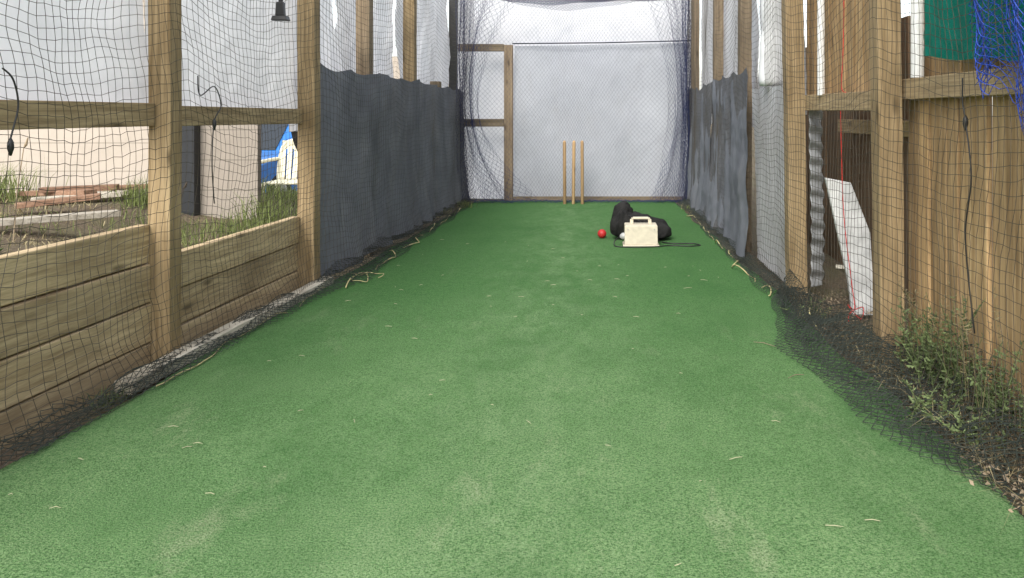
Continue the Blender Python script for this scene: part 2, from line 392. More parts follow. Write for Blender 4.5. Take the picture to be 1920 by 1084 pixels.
post(-1.76, -1.66, 8.15, 8.25, 1.34, 'postgrey', label='short weathered pine post behind grey cloth')
post(1.03, 1.13, 4.40, 4.50, 2.7, lean=-0.015)
post(1.15, 1.25, 3.30, 3.40, 2.7, lean=-0.012)
post(1.03, 1.12, 6.00, 6.10, 2.7, 'postgrey')
post(1.06, 1.15, 7.60, 7.70, 2.7, 'postgrey')
post(1.03, 1.12, 9.25, 9.34, 2.7, 'postgrey')
post(-1.78, -1.69, 9.25, 9.34, 2.7, 'darkpost', label='dark steel upright at the closed end of the lane')

# ------------------------------------------------------------------ left retaining walls and rails
bl = lambda y: -1.945 + 0.043 * y
def retaining(y0, y1, ztop, label):
    mb = MB(); z = ztop; k = 0
    while z > -0.02:
        zb = max(z - 0.158, -0.05); off = random.uniform(-0.006, 0.006)
        p0 = Vector((bl(y0) - 0.02 + off, y0, (z + zb) / 2)); p1 = Vector((bl(y1) - 0.02 + off + random.uniform(-.003, .003), y1, (z + zb) / 2))
        mb.beam(p0, p1, 0.045, z - zb - 0.007, 1.0 if k == 0 else random.uniform(.3, .9)); z = zb; k += 1
    return mb_obj(mb, 'retaining_wall', M['boardY'], bevel=0.005, label=label, cat='retaining wall', group='timber retaining walls beside the lane')
retaining(0.9, 3.197, 0.565, 'stacked pale pine boards holding back the raised yard')
retaining(3.293, 4.597, 0.42, 'lower stacked pine boards between two posts')
def rail(p0, p1, w, h, mat='railY', label='horizontal pine rail fixed between two posts', name='wooden_rail', grp='rails between the posts'):
    mb = MB(); mb.beam(p0, p1, w, h, random.uniform(.4, .9))
    return mb_obj(mb, name, M[mat], bevel=0.003, label=label, cat='rail', group=grp)
rail((bl(0.9), 0.9, 0.998), (bl(3.19), 3.195, 1.0), 0.045, 0.092)
rail((bl(3.3), 3.295, 0.995), (bl(4.59), 4.595, 0.99), 0.045, 0.085)
mb = MB(); mb.beam((-1.715, 2.86, 0.022), (-1.665, 3.9, 0.024), 0.07, 0.05, .8)
mb_obj(mb, 'edging_timber', M['kerb'], bevel=0.004, label='pale weathered edging timber lying along the turf', cat='timber', group='edging timbers')
mb = MB(); mb.beam((-1.662, 3.91, 0.02), (-1.63, 4.75, 0.02), 0.07, 0.045, .6)
mb_obj(mb, 'edging_timber', M['kerb'], bevel=0.004, label='pale weathered edging timber lying along the turf', cat='timber', group='edging timbers')

# ------------------------------------------------------------------ tarpaulins
def sheet(name, p00, p10, p01, p11, mat, amp, seed, f=1.0, nu=60, nv=50, vert=1.0, edge=0.0, fine=0.25, folds=0.0, sagtop=0.0, hem=0.0, **t):
    p = [np.array(q, float) for q in (p00, p10, p01, p11)]
    u, v = np.meshgrid(np.linspace(0, 1, nu), np.linspace(0, 1, nv), indexing='ij')
    P = ((1 - u) * (1 - v))[..., None] * p[0] + (u * (1 - v))[..., None] * p[1] + ((1 - u) * v)[..., None] * p[2] + (u * v)[..., None] * p[3]
    n = np.cross(p[1] - p[0], p[2] - p[0]); n /= np.linalg.norm(n)
    W = np.linalg.norm(p[1] - p[0]); H = np.linalg.norm(p[2] - p[0])
    a, b = u * W, v * H
    dsp = amp * (sn(a, b * 0.25 * vert, seed, 6, f * 1.6) + 0.7 * sn(a, b, seed + 1, 6, f) + fine * sn(a, b, seed + 2, 6, f * 4))
    if folds:
        ph = a * 20 + 2.6 * sn(a, b * .5, seed + 4, 5, .7) + 1.2 * b
        env = 0.25 + 0.75 * np.abs(sn(a, b * .3, seed + 5, 4, .8))
        dsp = dsp + folds * env * (0.5 + 0.5 * np.cos(ph)) * (1.15 - .4 * v) * np.clip(a * 1.5, 0, 1)
    if hem:
        dsp = dsp + hem * (1 - v) ** 5 * (0.6 + 0.6 * sn(a, 0 * b, seed + 9, 5, .9))
    P = P + dsp[..., None] * n
    if sagtop:
        P[..., 2] -= sagtop * np.abs(np.sin(a / 0.62 * math.pi)) * (0.5 + .5 * sn(a, 0 * b, seed + 7, 3, .4)) * v ** 4
    if edge:
        P[..., 2] += edge * (np.sin(a * 5 + seed) + 0.6 * np.sin(a * 13 + seed)) * (np.abs(v - 0.5) * 2) ** 4
    return grid_obj(name, P, M[mat], **t)
tl = dict(cat='tarpaulin', group='white tarpaulins along the lane')
sheet('tarpaulin', (-1.93, 0.8, 1.0), (-1.86, 3.25, 1.0), (-1.95, 0.8, 2.05), (-1.87, 3.25, 2.05), 'tarp', 0.022, 11, 1.0, 90, label='white tarpaulin stretched above the rail', **tl)
sheet('tarpaulin', (-1.86, 3.26, 0.99), (-1.80, 4.63, 0.99), (-1.86, 3.26, 2.05), (-1.80, 4.63, 2.05), 'tarp', 0.022, 21, 1.3, 80, label='white tarpaulin between two pine posts', **tl)
sheet('tarpaulin', (-1.83, 4.65, 0.9), (-1.85, 5.9, 0.9), (-1.83, 4.65, 2.3), (-1.86, 5.2, 2.3), 'tarp', 0.03, 31, 1.4, 80, label='white tarpaulin with a slanting loose edge', **tl)
sheet('tarpaulin', (-1.88, 5.55, 0.9), (-1.86, 7.15, 0.9), (-1.88, 5.75, 2.3), (-1.86, 7.15, 2.3), 'tarp', 0.04, 41, 1.6, 80, label='creased white tarpaulin behind grey cloth', **tl)
sheet('tarpaulin', (-1.84, 7.2, 0.9), (-1.80, 9.3, 0.9), (-1.84, 7.2, 2.4), (-1.80, 9.3, 2.4), 'tarp', 0.04, 51, 1.6, 80, label='creased white tarpaulin near the closed end', **tl)
sheet('tarpaulin', (1.16, 4.55, 1.0), (1.17, 6.0, 1.0), (1.15, 4.55, 2.3), (1.17, 6.0, 2.3), 'tarp', 0.02, 61, 1.3, label='white tarpaulin strip behind the pine post', **tl)
sheet('tarpaulin', (1.18, 6.05, 0.9), (1.18, 9.4, 0.9), (1.18, 6.05, 2.4), (1.18, 9.4, 2.4), 'tarp', 0.03, 71, 1.3, label='long creased white tarpaulin behind weathered posts', **tl)

# ------------------------------------------------------------------ grey shade cloth side walls
sg = dict(cat='shade cloth', group='grey shade cloth along the lane')
sheet('shade_cloth', (-1.675, 4.705, 0.02), (-1.575, 9.28, 0.02), (-1.680, 4.705, 1.31), (-1.640, 9.28, 1.30), 'shade', 0.024, 83, 1.3, 540, 70, edge=0.008, folds=.05, sagtop=.045, hem=.03, label='long softly folded grey cloth wall with sagging top edge', **sg)
sheet('shade_cloth', (0.97, 5.35, 0.04), (0.98, 7.4, 0.02), (1.015, 5.62, 1.345), (1.02, 7.4, 1.31), 'shade', 0.022, 85, 1.5, 260, 60, edge=0.01, folds=-.035, sagtop=.06, hem=-.03, label='dark grey cloth panel with a peaked corner', **sg)
sheet('shade_cloth', (0.975, 7.35, 0.02), (0.97, 9.28, 0.02), (1.01, 7.35, 1.32), (1.0, 9.28, 1.29), 'shade', 0.022, 87, 1.5, 240, 60, edge=0.01, folds=-.035, sagtop=.05, hem=-.03, label='dark creased grey cloth panel near the closed end', **sg)
sheet('white_panel', (1.055, 4.52, 0.03), (1.045, 5.42, 0.03), (1.03, 4.58, 1.17), (1.02, 5.46, 1.17), 'tarp', 0.012, 91, 1.4, label='pale stiff sheet standing against the posts', cat='panel')
mb = MB(); pth = [(1.055 + 0.004 * math.sin(z * 9), 4.95 + .01 * math.sin(z * 6), z) for z in np.linspace(1.18, 2.9, 60)]
mb.tube(pth, [0.078 + 0.003 * math.sin(i * .9) + 0.004 * math.sin(i * .37) for i in range(60)], 18)
mb_obj(mb, 'wrapped_roll', M['roll'], smooth=True, label='upright white wrapped roll beside a post', cat='roll')

# ------------------------------------------------------------------ closed end
sheet('end_tarpaulin', (-1.75, 9.52, 0.0), (1.1, 9.52, 0.0), (-1.75, 9.55, 2.6), (1.1, 9.55, 2.6), 'tarp', 0.05, 101, 0.9, 120, 90, label='bright white tarpaulin closing the lane end', cat='tarpaulin')
sheet('backdrop_sheet', (-1.03, 9.36, 0.03), (0.98, 9.36, 0.03), (-1.03, 9.38, 1.80), (1.0, 9.38, 1.84), 'tarpback', 0.035, 111, 0.8, 160, 120, vert=2.5, fine=.12, label='greyish creased sheet hung behind the stumps', cat='sheet')
fr = empty('timber_frame', (-1.35, 9.33, 0), label='weathered timber frame standing at the lane end', cat='frame')
mb = MB(); mb.box(-1.145, -1.045, 9.28, 9.35, -0.02, 1.81, .5); mb_obj(mb, 'upright', M['postgrey'], bevel=.003, parent=fr)
mb = MB(); mb.box(-1.68, -1.148, 9.28, 9.33, 1.735, 1.82, .4); mb_obj(mb, 'top_rail', M['railX'], bevel=.003, parent=fr)
mb = MB(); mb.box(-1.68, -1.148, 9.28, 9.33, 0.86, 0.95, .3); mb_obj(mb, 'middle_rail', M['railX'], bevel=.003, parent=fr)
mb = MB(); mb.box(-1.04, 1.02, 9.31, 9.35, 0.0, 0.045, .3); mb_obj(mb, 'bottom_rail', M['railX'], bevel=.003, parent=fr)
mb = MB(); mb.tube([(-1.05, 9.30, 1.825), (0, 9.30, 1.835), (1.03, 9.30, 1.86)], 0.007, 6); mb_obj(mb, 'support_wire', M['darkpost'], parent=fr)
def lin(a, b, n): return np.linspace(a, b, n)
def endnet():
    nu, nv = 120, 88
    u, v = np.meshgrid(lin(0, 1, nu), lin(0, 1, nv), indexing='ij')
    x = -1.62 + 2.6 * (u + 0.045 * np.sin(2 * math.pi * u)) + 0.02 * sn(u * 3, v * 3, 5, 5, 1)
    y = 9.12 + 0.05 * sn(u * 3, v * 0.6, 6, 6, 1.5) - 0.12 * (1 - v) ** 3
    z = 0.01 + 2.5 * v - 0.05 * np.sin(u * math.pi) * v
    return np.stack([x, y, z], -1)
net_obj('end_net', endnet(), M['netnavy'], 0.0009, diamond=True, label='fine diamond mesh net across the lane end', cat='net')
def gathered(side, top, mid, bot, seed, nu=26, nv=72, ztop=2.5, y=9.05, label=''):
    u, v = np.meshgrid(lin(0, 1, nu), lin(0, 1, nv), indexing='ij')
    s = 1 if side < 0 else -1
    wd = np.where(v > .45, mid + (top - mid) * np.clip((v - .45) / .55, 0, 1) ** 2.2, mid + (bot - mid) * np.clip((.45 - v) / .45, 0, 1) ** 1.7)
    x = side + s * (wd * u) + 0.018 * sn(u * 2, v * 3, seed, 5, 1.2)
    yy = y + 0.07 * np.sin(u * 17 + seed + v * 2) + 0.03 * sn(u, v * 3, seed + 1, 4, 1)
    z = 0.02 + ztop * v + 0.03 * sn(u * 3, v, seed + 3, 4, 1) - .10 * u * v * (1 - v) * 4 * (top - mid)
    return net_obj('gathered_net', np.stack([x, yy, z], -1), M['netnavy'], 0.0015, diamond=True, label=label, cat='net', group='bunched navy nets at the lane end')
gathered(-1.62, .50, .14, .62, 1, 36, label='navy net pinched at the middle, flaring at the floor')
gathered(-1.63, .14, .09, .16, 2, 28, y=8.95, label='navy net bunched tightly beside the dark upright')
gathered(-1.60, .85, .22, .90, 6, 22, y=9.0, label='thin navy net fold sweeping over the frame')
gathered(0.99, .34, .14, .46, 3, 36, label='navy net swept aside beside grey cloth')
gathered(0.99, .12, .09, .15, 4, 28, y=8.95, label='navy net bunched tightly beside grey cloth')
gathered(0.97, .62, .24, .42, 17, 18, y=9.0, label='thin navy net fold beside the bunched net')
for k, (za, sg_) in enumerate(((2.36, .17), (2.34, .10))):
    u, v = np.meshgrid(lin(0, 1, 130), lin(0, 1, 15), indexing='ij')
    P = np.stack([-1.62 + 2.6 * u, 9.0 - .04 * k + 0.05 * np.sin(u * 30 + k * 2) + 0 * v, za + 0.02 * np.sin(u * 11 + k) * (1 - v) + (.07 + .12 * (k == 0)) * v - sg_ * np.sin(u * 3.14)], -1)
    net_obj('header_net', P, M['netnavy'], 0.0024, diamond=True, label='navy net sagging along the top of the lane end', cat='net', group='header nets')
u, v = np.meshgrid(lin(0, 1, 110), lin(0, 1, 9), indexing='ij')
P = np.stack([-1.58 + 2.5 * u + 0.01 * sn(u * 9, v * 2, 3), 9.18 - 0.22 * v + 0.02 * np.sin(u * 22), 0.012 + 0.035 * np.abs(sn(u * 8, v * 2, 9, 5, 1.4))], -1)
net_obj('floor_net', P, M['netnavy'], 0.0018, diamond=True, label='slack navy net lying at the foot of the end', cat='net')

# ------------------------------------------------------------------ side nets
def sag(s, z):
    return -0.07 * np.abs(np.sin((s - 3.25) / 1.38 * math.pi)) * np.clip(z, 0, 1.6)
def netxyz(xb, s, v, sd, sgn):
    z = 2.74 * v
    x = xb + 0.030 * sn(s, z * 0.5, sd, 6, 0.8)
    x = x + sgn * 0.05 * (1 - sstep(0.0, 0.08, v)) * (0.6 + 0.4 * np.sin(s * 5))
    y = s + 0.06 * sn(s, z, sd + 1, 6, 0.8) + 0.022 * sn(s, z, sd + 3, 5, 2.5) + .007 * sn(s, z, sd + 5, 5, 7)
    zz = z + (0.05 * sn(s, z, sd + 2, 6, 0.7) + sag(s, z)) * np.minimum(1, v * 8) + 0.015 * sn(s, z, sd + 4, 5, 3) + .006 * sn(s, z, sd + 6, 5, 8)
    return np.stack([x, y, np.maximum(zz + 0.006, 0.006)], -1)
s, v = np.meshgrid(lin(1.45, 9.2, 196), lin(0, 1, 72), indexing='ij')
xb = -1.70 + 0.03 * (s - 3) + 0.05 * sstep(4.4, 5.0, s) - 0.02 * sstep(5, 9, s) - 0.02 * sstep(.3, 1, v)
net_obj('side_net', netxyz(xb, s, v, 12, 1), M['netbrown'], 0.0011, label='dark square mesh net hanging in front of pine posts', cat='net', group='side nets of the lane')
s, v = np.meshgrid(lin(1.75, 9.2, 196), lin(0, 1, 72), indexing='ij')
xb = 1.00 - 0.03 * sstep(5, 9, s) + 0.14 * (1 - sstep(2.4, 4.6, s))
net_obj('side_net', netxyz(xb, s, v, 22, -1), M['netbrown'], 0.0011, label='dark square mesh net hanging before fence and cloth', cat='net', group='side nets of the lane')
def slack(edge_in, edge_out, y0, y1, n1, n2, seed, hgt=0.05, label='', r=0.0014, mat='netblack'):
    s, v = np.meshgrid(lin(0, 1, n1), lin(0, 1, n2), indexing='ij')
    y = y0 + (y1 - y0) * s
    xi = np.interp(y, *edge_in) + .02 * np.sin(y * 7 + seed); xo = np.interp(y, *edge_out)
    x = xi + (xo - xi) * v + 0.02 * sn(s * 5, v * 3, seed, 5, 1.2)
    z = 0.012 + hgt * (0.5 + 0.5 * sn(y * 2, x * 3, seed + 1, 6, 0.8)) * np.sin(np.clip(v, 0, 1) * math.pi * .55) + 0.02 * sn(y * 3, x * 5, seed + 2, 6, 1.5) * v
    z = np.maximum(z, 0.01) + 0.09 * sstep(1.1, 1.35, x)
    yy = y + 0.04 * sn(s * 6, v * 3, seed + 5, 5, 1.2)
    return net_obj('slack_net', np.stack([x, yy, z], -1), M[mat], r, diamond=True, label=label, cat='net', group='slack net lying on the ground')
ein = ([1.6, 2.0, 2.28, 2.5, 2.65, 2.95, 3.35, 3.9, 4.35, 4.6], [1.05, 1.02, 0.95, 0.88, 0.84, 0.80, 0.76, 0.82, 0.94, 1.0])
eout = ([1.6, 2.5, 3.3, 4.6], [1.42, 1.38, 1.20, 1.04])
slack(ein, eout, 1.8, 4.5, 124, 28, 31, 0.06, 'dark slack net spilling from the fence onto turf', r=.0015)
ein2 = ([1.6, 2.0, 2.28, 2.5, 2.65, 2.95, 3.35, 3.9, 4.35, 4.6], [1.08, 1.06, 0.99, 0.91, 0.88, 0.83, 0.80, 0.86, 0.96, 1.0])
slack(ein2, eout, 1.9, 4.45, 120, 26, 37, 0.11, 'second dark fold of slack net over weeds', r=.0015)
slack(([1.6, 2.4, 3.0, 3.6, 4.6], [1.1, .97, .88, .86, 1.0]), ([1.6, 2.5, 3.3, 4.6], [1.25, 1.15, 1.06, 1.03]), 2.1, 4.4, 110, 18, 57, 0.17, 'third dark fold of slack net bulging at turf edge', r=.0015)
slack(([4.4, 9.2], [0.9, 0.84]), ([4.4, 9.2], [1.02, 1.0]), 4.4, 9.1, 190, 10, 41, 0.06, 'narrow slack net fold along grey cloth')
slack(([4.4, 9.2], [0.92, 0.82]), ([4.4, 9.2], [1.0, .98]), 4.4, 9.1, 230, 10, 45, 0.09, 'narrow slack net fold along grey cloth')
slack(([2.2, 3, 4.4, 4.8, 5.3, 9.2], [-1.66, -1.62, -1.54, -1.42, -1.42, -1.44]), ([2.2, 9.2], [-1.72, -1.58]), 2.3, 9.1, 260, 12, 43, 0.06, 'narrow slack net fold along the pale timber')
slack(([2.2, 3, 4.2, 4.8, 9.2], [-1.67, -1.63, -1.56, -1.45, -1.47]), ([2.2, 9.2], [-1.74, -1.57]), 2.0, 9.1, 300, 12, 47, 0.10, 'narrow slack net fold along boards and cloth')
def rope(fx, y0, y1, n, seed, mat, r, name, label, loops=0.03, zh=0.02):
    pts = []
    for i in range(n):
        t = i / (n - 1); y = y0 + (y1 - y0) * t
        pts.append((fx(y) + loops * mn.noise(Vector((y * 3, seed, 0))) * 2, y + 0.04 * mn.noise(Vector((y * 9, seed, 3))), 0.006 + zh * mn.noise(Vector((y * 5, seed, 7))) * 1.6 + .004))
    mb = MB(); mb.tube(pts, [r * (1 + .25 * (i % 2)) for i in range(n)], 5)
    return mb_obj(mb, name, M[mat], smooth=True, label=label, cat='rope', group='ropes at the foot of the nets')
rope(lambda y: -1.62 + 0.018 * (y - 3), 2.9, 4.6, 130, 3, 'rope', 0.0024, 'edge_rope', 'thin yellow rope along the foot of the net')
rope(lambda y: -1.48 - 0.0 * y, 4.6, 9.0, 260, 5, 'rope', 0.0034, 'edge_rope', 'thin yellow rope along the foot of the net', .05, .035)
rope(lambda y: 0.90 - 0.01 * (y - 5), 4.3, 9.0, 260, 7, 'rope', 0.0034, 'edge_rope', 'thin yellow rope along the foot of the net', .045, .035)
rope(lambda y: 1.02 + 0.08 * (4.3 - y), 2.2, 4.3, 150, 9, 'rope', 0.0030, 'edge_rope', 'thin yellow rope half buried in slack net', .05, .05)
pts = [(-1.46 + 0.10 * math.cos(t) * (1 + .25 * math.sin(t * 1.7)) + .04 * math.sin(t * .6), 4.85 + 0.13 * math.sin(t * .93), 0.012 + .008 * math.sin(t * 2.3) ** 2) for t in np.linspace(0, 9, 100)]
mb = MB(); mb.tube(pts, 0.0024, 5); mb_obj(mb, 'loose_rope', M['rope'], smooth=True, label='loose yellow rope end looped on the turf', cat='rope')

# ------------------------------------------------------------------ fence on the other side
def palings(y0, y1, xa, xb, z0, z1, w, mat, name, label, jit=0.006, gap=.005):
    mb = MB(); y = y0
    while y < y1 - 0.01:
        ww = w * random.uniform(.85, 1.1); y2 = min(y + ww, y1); t = (y - y0) / (y1 - y0); x = xa + (xb - xa) * t + random.uniform(-jit, jit)
        mb.box(x, x + 0.02, y + gap / 2, y2 - gap / 2, z0 + random.uniform(-.01, .01), z1 + random.uniform(-.01, .01)); y = y2
    return mb_obj(mb, name, M[mat], bevel=0.002, label=label, cat='fence')
palings(1.2, 3.42, 1.33, 1.30, 0.02, 1.08, 0.105, 'paling', 'paling_fence', 'tan vertical paling fence below a rail', jit=.009)
palings(1.2, 3.42, 1.36, 1.33, 1.09, 1.95, 0.15, 'paling', 'paling_fence', 'tan upper paling fence above the rail')
rail((1.302, 1.2, 1.105), (1.275, 3.40, 1.105), 0.05, 0.085, label='thick weathered rail along the top of palings')
palings(3.42, 4.62, 1.24, 1.175, 1.06, 2.1, 0.12, 'paling', 'paling_fence', 'tan palings above a dark opening')
rail((1.19, 3.41, 1.06), (1.14, 4.40, 1.065), 0.06, 0.085, label='rough weathered lintel over the opening')
palings(3.42, 6.2, 1.56, 1.50, 0.0, 1.5, 0.13, 'palingdark', 'paling_fence', 'dark old palings behind the opening')
rail((1.53, 3.43, 0.93), (1.49, 5.0, 0.93), 0.04, 0.08, label='dark rail on old palings')
u, v = np.meshgrid(lin(0, 1, 16), lin(0, 1, 220), indexing='ij')
z = 0.06 + .97 * v; k = 2 * math.pi / .088
P = np.stack([1.135 + (.086 + .008 * np.sin(k * z)) * u + .006 * np.sin(z * 5), 4.37 + .06 * u + .014 * np.sin(k * z + u * .9), z], -1)
grid_obj('corrugated_iron', P, M['galv'], thick=.0015, label='upright strip of grey corrugated iron inside the opening', cat='metal sheet')
mb = MB(); poly = [(1.10, 0.69), (1.225, 0.665), (1.315, 0.42), (1.33, 0.02), (1.22, 0.02), (1.20, 0.20), (1.145, 0.47)]
mb.prism(poly, 'Y', 3.9, 3.925, .5)
ob = mb_obj(mb, 'broken_board', M['white'], bevel=0.003, label='broken white painted board leaning by the opening', cat='board')
ob.rotation_euler = (R(-4), 0, 0)
mb = MB(); mb.beam((1.22, 4.1, 0.22), (1.42, 4.5, 0.10), 0.05, 0.02, .7); mb_obj(mb, 'scrap_plank', M['kerb'], bevel=.002, label='grey scrap plank lying in the dark opening', cat='plank')
for (x, y, r_, zb) in ((1.125, 4.12, 0.019, 1.1), (1.275, 3.24, 0.026, 1.15)):
    mb = MB(); mb.tube([(x, y, zb), (x, y, zb + .5), (x, y, 2.1)], r_, 16)
    mb.tube([(x, y, 1.62), (x, y, 1.69)], r_ * 1.25, 16)
    mb_obj(mb, 'plastic_pipe', M['pvc'], smooth=False, label='white plastic pipe fixed upright to the fence', cat='pipe', group='white pipes on the fence')
def smoothpath(pts, k=8):
    P = [Vector(p) for p in pts]; out = []
    for i in range(len(P) - 1):
        a = P[max(i - 1, 0)]; b = P[i]; c = P[i + 1]; d = P[min(i + 2, len(P) - 1)]
        for j in range(k):
            t = j / k; out.append(0.5 * ((2 * b) + (c - a) * t + (2 * a - 5 * b + 4 * c - d) * t * t + (3 * b - a - 3 * c + d) * t ** 3))
    out.append(P[-1]); return out
pts = [(1.165, 3.86, 1.6), (1.16, 3.86, 1.3), (1.15, 3.85, 1.13), (1.175, 3.84, 1.10), (1.145, 3.84, 1.05), (1.15, 3.85, 0.8), (1.165, 3.86, 0.5), (1.20, 3.86, 0.2), (1.21, 3.84, 0.07), (1.16, 3.78, 0.10), (1.2, 3.72, 0.05), (1.23, 3.78, .09), (1.18, 3.82, .05), (1.14, 3.7, .03)]
mb = MB(); mb.tube(smoothpath(pts), 0.0022, 6); mb_obj(mb, 'red_rope', M['redrope'], smooth=True, label='thin red rope hanging in front of the opening', cat='rope')
def cable(pts, label, clip=None):
    e = empty('hanging_cable', pts[0], label=label, cat='cable', group='black cables hanging on the nets')
    mb = MB(); mb.tube(smoothpath(pts), 0.0026, 7); mb_obj(mb, 'cord', M['blackplastic'], smooth=True, parent=e)
    if clip:
        c = Vector(clip); mb = MB(); mb.tube([c + Vector((0, 0, .028)), c + Vector((0, 0, .016)), c, c - Vector((0, 0, .022))], [.003, .008, .009, .003], 10)
        mb_obj(mb, 'clip', M['blackplastic'], smooth=True, parent=e)
cable([(-1.68, 2.24, 1.13), (-1.68, 2.28, 1.10), (-1.68, 2.30, 1.03), (-1.68, 2.28, 0.96), (-1.68, 2.26, 0.91)], 'looped black cable hooked on the net', (-1.68, 2.27, 0.905))
cable([(-1.66, 3.28, 1.16), (-1.66, 3.30, 1.08), (-1.66, 3.42, 1.12), (-1.66, 3.48, 1.04), (-1.66, 3.42, 0.97), (-1.66, 3.40, 0.8), (-1.66, 3.42, 0.62)], 'long black cable trailing down beside a post', (-1.66, 3.42, 0.955))
cable([(1.17, 2.60, 1.12), (1.17, 2.60, 1.04), (1.17, 2.58, 0.98), (1.17, 2.54, 0.8), (1.17, 2.58, 0.6), (1.19, 2.56, 0.3)], 'long black cable hanging before palings', (1.17, 2.58, 0.97))

sheet('green_sheet', (1.245, 3.06, 1.205), (1.235, 2.2, 1.17), (1.25, 3.08, 2.0), (1.235, 2.2, 2.0), 'teal', 0.02, 121, 2.2, 80, 40, edge=0.012, folds=.02, label='teal green plastic sheet hung over the fence top', cat='plastic sheet')
def blue(seed=0, nu=34, nv=46):
    u, v = np.meshgrid(lin(0, 1, nu), lin(0, 1, nv), indexing='ij')
    y = 2.64 - 0.60 * u - 0.10 * (1 - v) * (1 - u) + 0.03 * sn(u * 1.6, v * 1.6, 1 + seed, 5, 1.2)
    x = 1.17 + 0.03 * np.sin(u * 14 + 2 * v + seed) + 0.03 * sn(u * 2, v * 2, 2 + seed, 6, 1.2) - 0.02 * v
    zb = 1.08 - 0.18 * sstep(.40, .6, u) + 0.03 * np.sin(u * 15)
    z = zb + (1.75 - zb) * v + 0.015 * sn(u * 2, v * 2, 4 + seed, 6, 1.5)
    return np.stack([x, y, z], -1)
net_obj('blue_net', blue(), M['netblue'], 0.0013, diamond=True, label='bright blue fishing-style net draped over the fence', cat='net', group='blue nets draped over the fence')
B2 = blue(20, 30, 40); B2[..., 0] += 0.035; B2[..., 1] += 0.03; B2[..., 2] = B2[..., 2] * 0.93 + 0.12
net_obj('blue_net', B2, M['netblue'], 0.0013, diamond=True, label='second fold of bright blue net on green sheet', cat='net', group='blue nets draped over the fence')

# ------------------------------------------------------------------ stumps, ball, bag, box
for x in (-0.423, -0.327, -0.226):
    mb = MB(); mb.tube([(x, 8.93, -0.01), (x, 8.93, 0.0), (x, 8.93, .6), (x, 8.93, .69), (x, 8.93, .700), (x, 8.93, .702), (x, 8.93, .711)], [.012, .0185, .0185, .0185, .017, .012, .010], 18)
    s_ = mb_obj(mb, 'cricket_stump', M['stump'], smooth=True, label='plain pale wooden stump standing upright on the turf', cat='stump', group='three cricket stumps')
    s_.rotation_euler = (0, R(random.uniform(-.6, .6)), 0)
bx = -0.005; by = 6.45
e = empty('cricket_ball', (bx, by, 0), label='red leather cricket ball resting on the turf', cat='ball')
mb = MB(); vs = []; nseg, nr = 28, 16
for i in range(nr + 1):
    ph = math.pi * i / nr
    for j in range(nseg):
        th = 2 * math.pi * j / nseg; vs.append((bx + .036 * math.sin(ph) * math.cos(th), by + .036 * math.sin(ph) * math.sin(th), .04 + .036 * math.cos(ph)))
mb.add(vs, [(i * nseg + j, (i + 1) * nseg + j, (i + 1) * nseg + (j + 1) % nseg, i * nseg + (j + 1) % nseg) for i in range(nr) for j in range(nseg)])
mb_obj(mb, 'ball_cover', M['ball'], smooth=True, parent=e)
mb = MB(); ring = [Vector((bx, by, .04)) + Matrix.Rotation(R(55), 3, 'X') @ Matrix.Rotation(R(25), 3, 'Y') @ Vector((.0358 * math.cos(t), .0358 * math.sin(t), 0)) for t in np.linspace(0, 2 * math.pi, 41)]
mb.tube(ring, .0010, 5, cap=False); mb_obj(mb, 'seam', M['ball'], smooth=True, parent=e)
def bag():
    nseg, nr = 120, 70; vs = []
    for i in range(nr + 1):
        ph = math.pi * i / nr
        for j in range(nseg):
            th = 2 * math.pi * j / nseg
            dx, dy, dz = math.sin(ph) * math.cos(th), math.sin(ph) * math.sin(th), math.cos(ph)
            rx = math.copysign(abs(dx) ** .8, dx)
            x = 0.305 + 0.245 * rx; y = 6.42 + 0.16 * math.copysign(abs(dy) ** .9, dy)
            t = (rx + 1) / 2
            h = 0.205 * (1 - .55 * max(0, t - .5) ** 1.2 * 1.6) + .05 * math.exp(-((t - .20) / .13) ** 2)
            z = h * (0.5 + 0.5 * math.copysign(abs(dz) ** .62, dz))
            n = mn.noise(Vector((x * 9, y * 9, z * 9))) + .5 * mn.noise(Vector((x * 25, y * 25 + 4, z * 25)))
            an = math.atan2(z - .30, x - .17)
            cr = (1 - abs(math.sin(an * 8 + 3 * mn.noise(Vector((x * 6, y * 6, z * 6)))))) ** 2 * .028
            vs.append((x + dx * .02 * n, y + dy * (.02 * n + cr), max(0.003, z + (.022 * n + cr * .4) * max(0, dz))))
    return vs, [(i * nseg + j, (i + 1) * nseg + j, (i + 1) * nseg + (j + 1) % nseg, i * nseg + (j + 1) % nseg) for i in range(nr) for j in range(nseg)]
e = empty('kit_bag', (.3, 6.42, 0), label='slumped black fabric ball bag behind a cream box', cat='bag')
mb = MB(); v, f = bag(); mb.add(v, f); mb_obj(mb, 'bag_body', M['bag'], smooth=True, parent=e)
mb = MB(); mb.tube([(0.165, 6.42, 0.15), (0.165, 6.42, 0.215), (0.17, 6.42, 0.24), (0.185, 6.41, 0.262), (0.20, 6.40, 0.27)], [.10, .085, .07, .055, .03], 24)
ob = mb_obj(mb, 'tied_neck', M['bag'], smooth=True, parent=e)
for vv in ob.data.vertices: vv.co += Vector((mn.noise(vv.co * 30), mn.noise(vv.co * 30 + Vector((5, 0, 0))), .6 * mn.noise(vv.co * 25))) * .022
mb = MB(); mb.tube(smoothpath([(.13, 6.33, .20), (.19, 6.30, .21), (.27, 6.25, .18), (.35, 6.23, .12), (.40, 6.23, .05), (.45, 6.23, .012)]), .003, 6); mb_obj(mb, 'drawstring', M['blackplastic'], smooth=True, parent=e)
e = empty('power_box', (0.29, 6.1, 0), label='cream plastic carry box with handle and black lead', cat='electrical box')
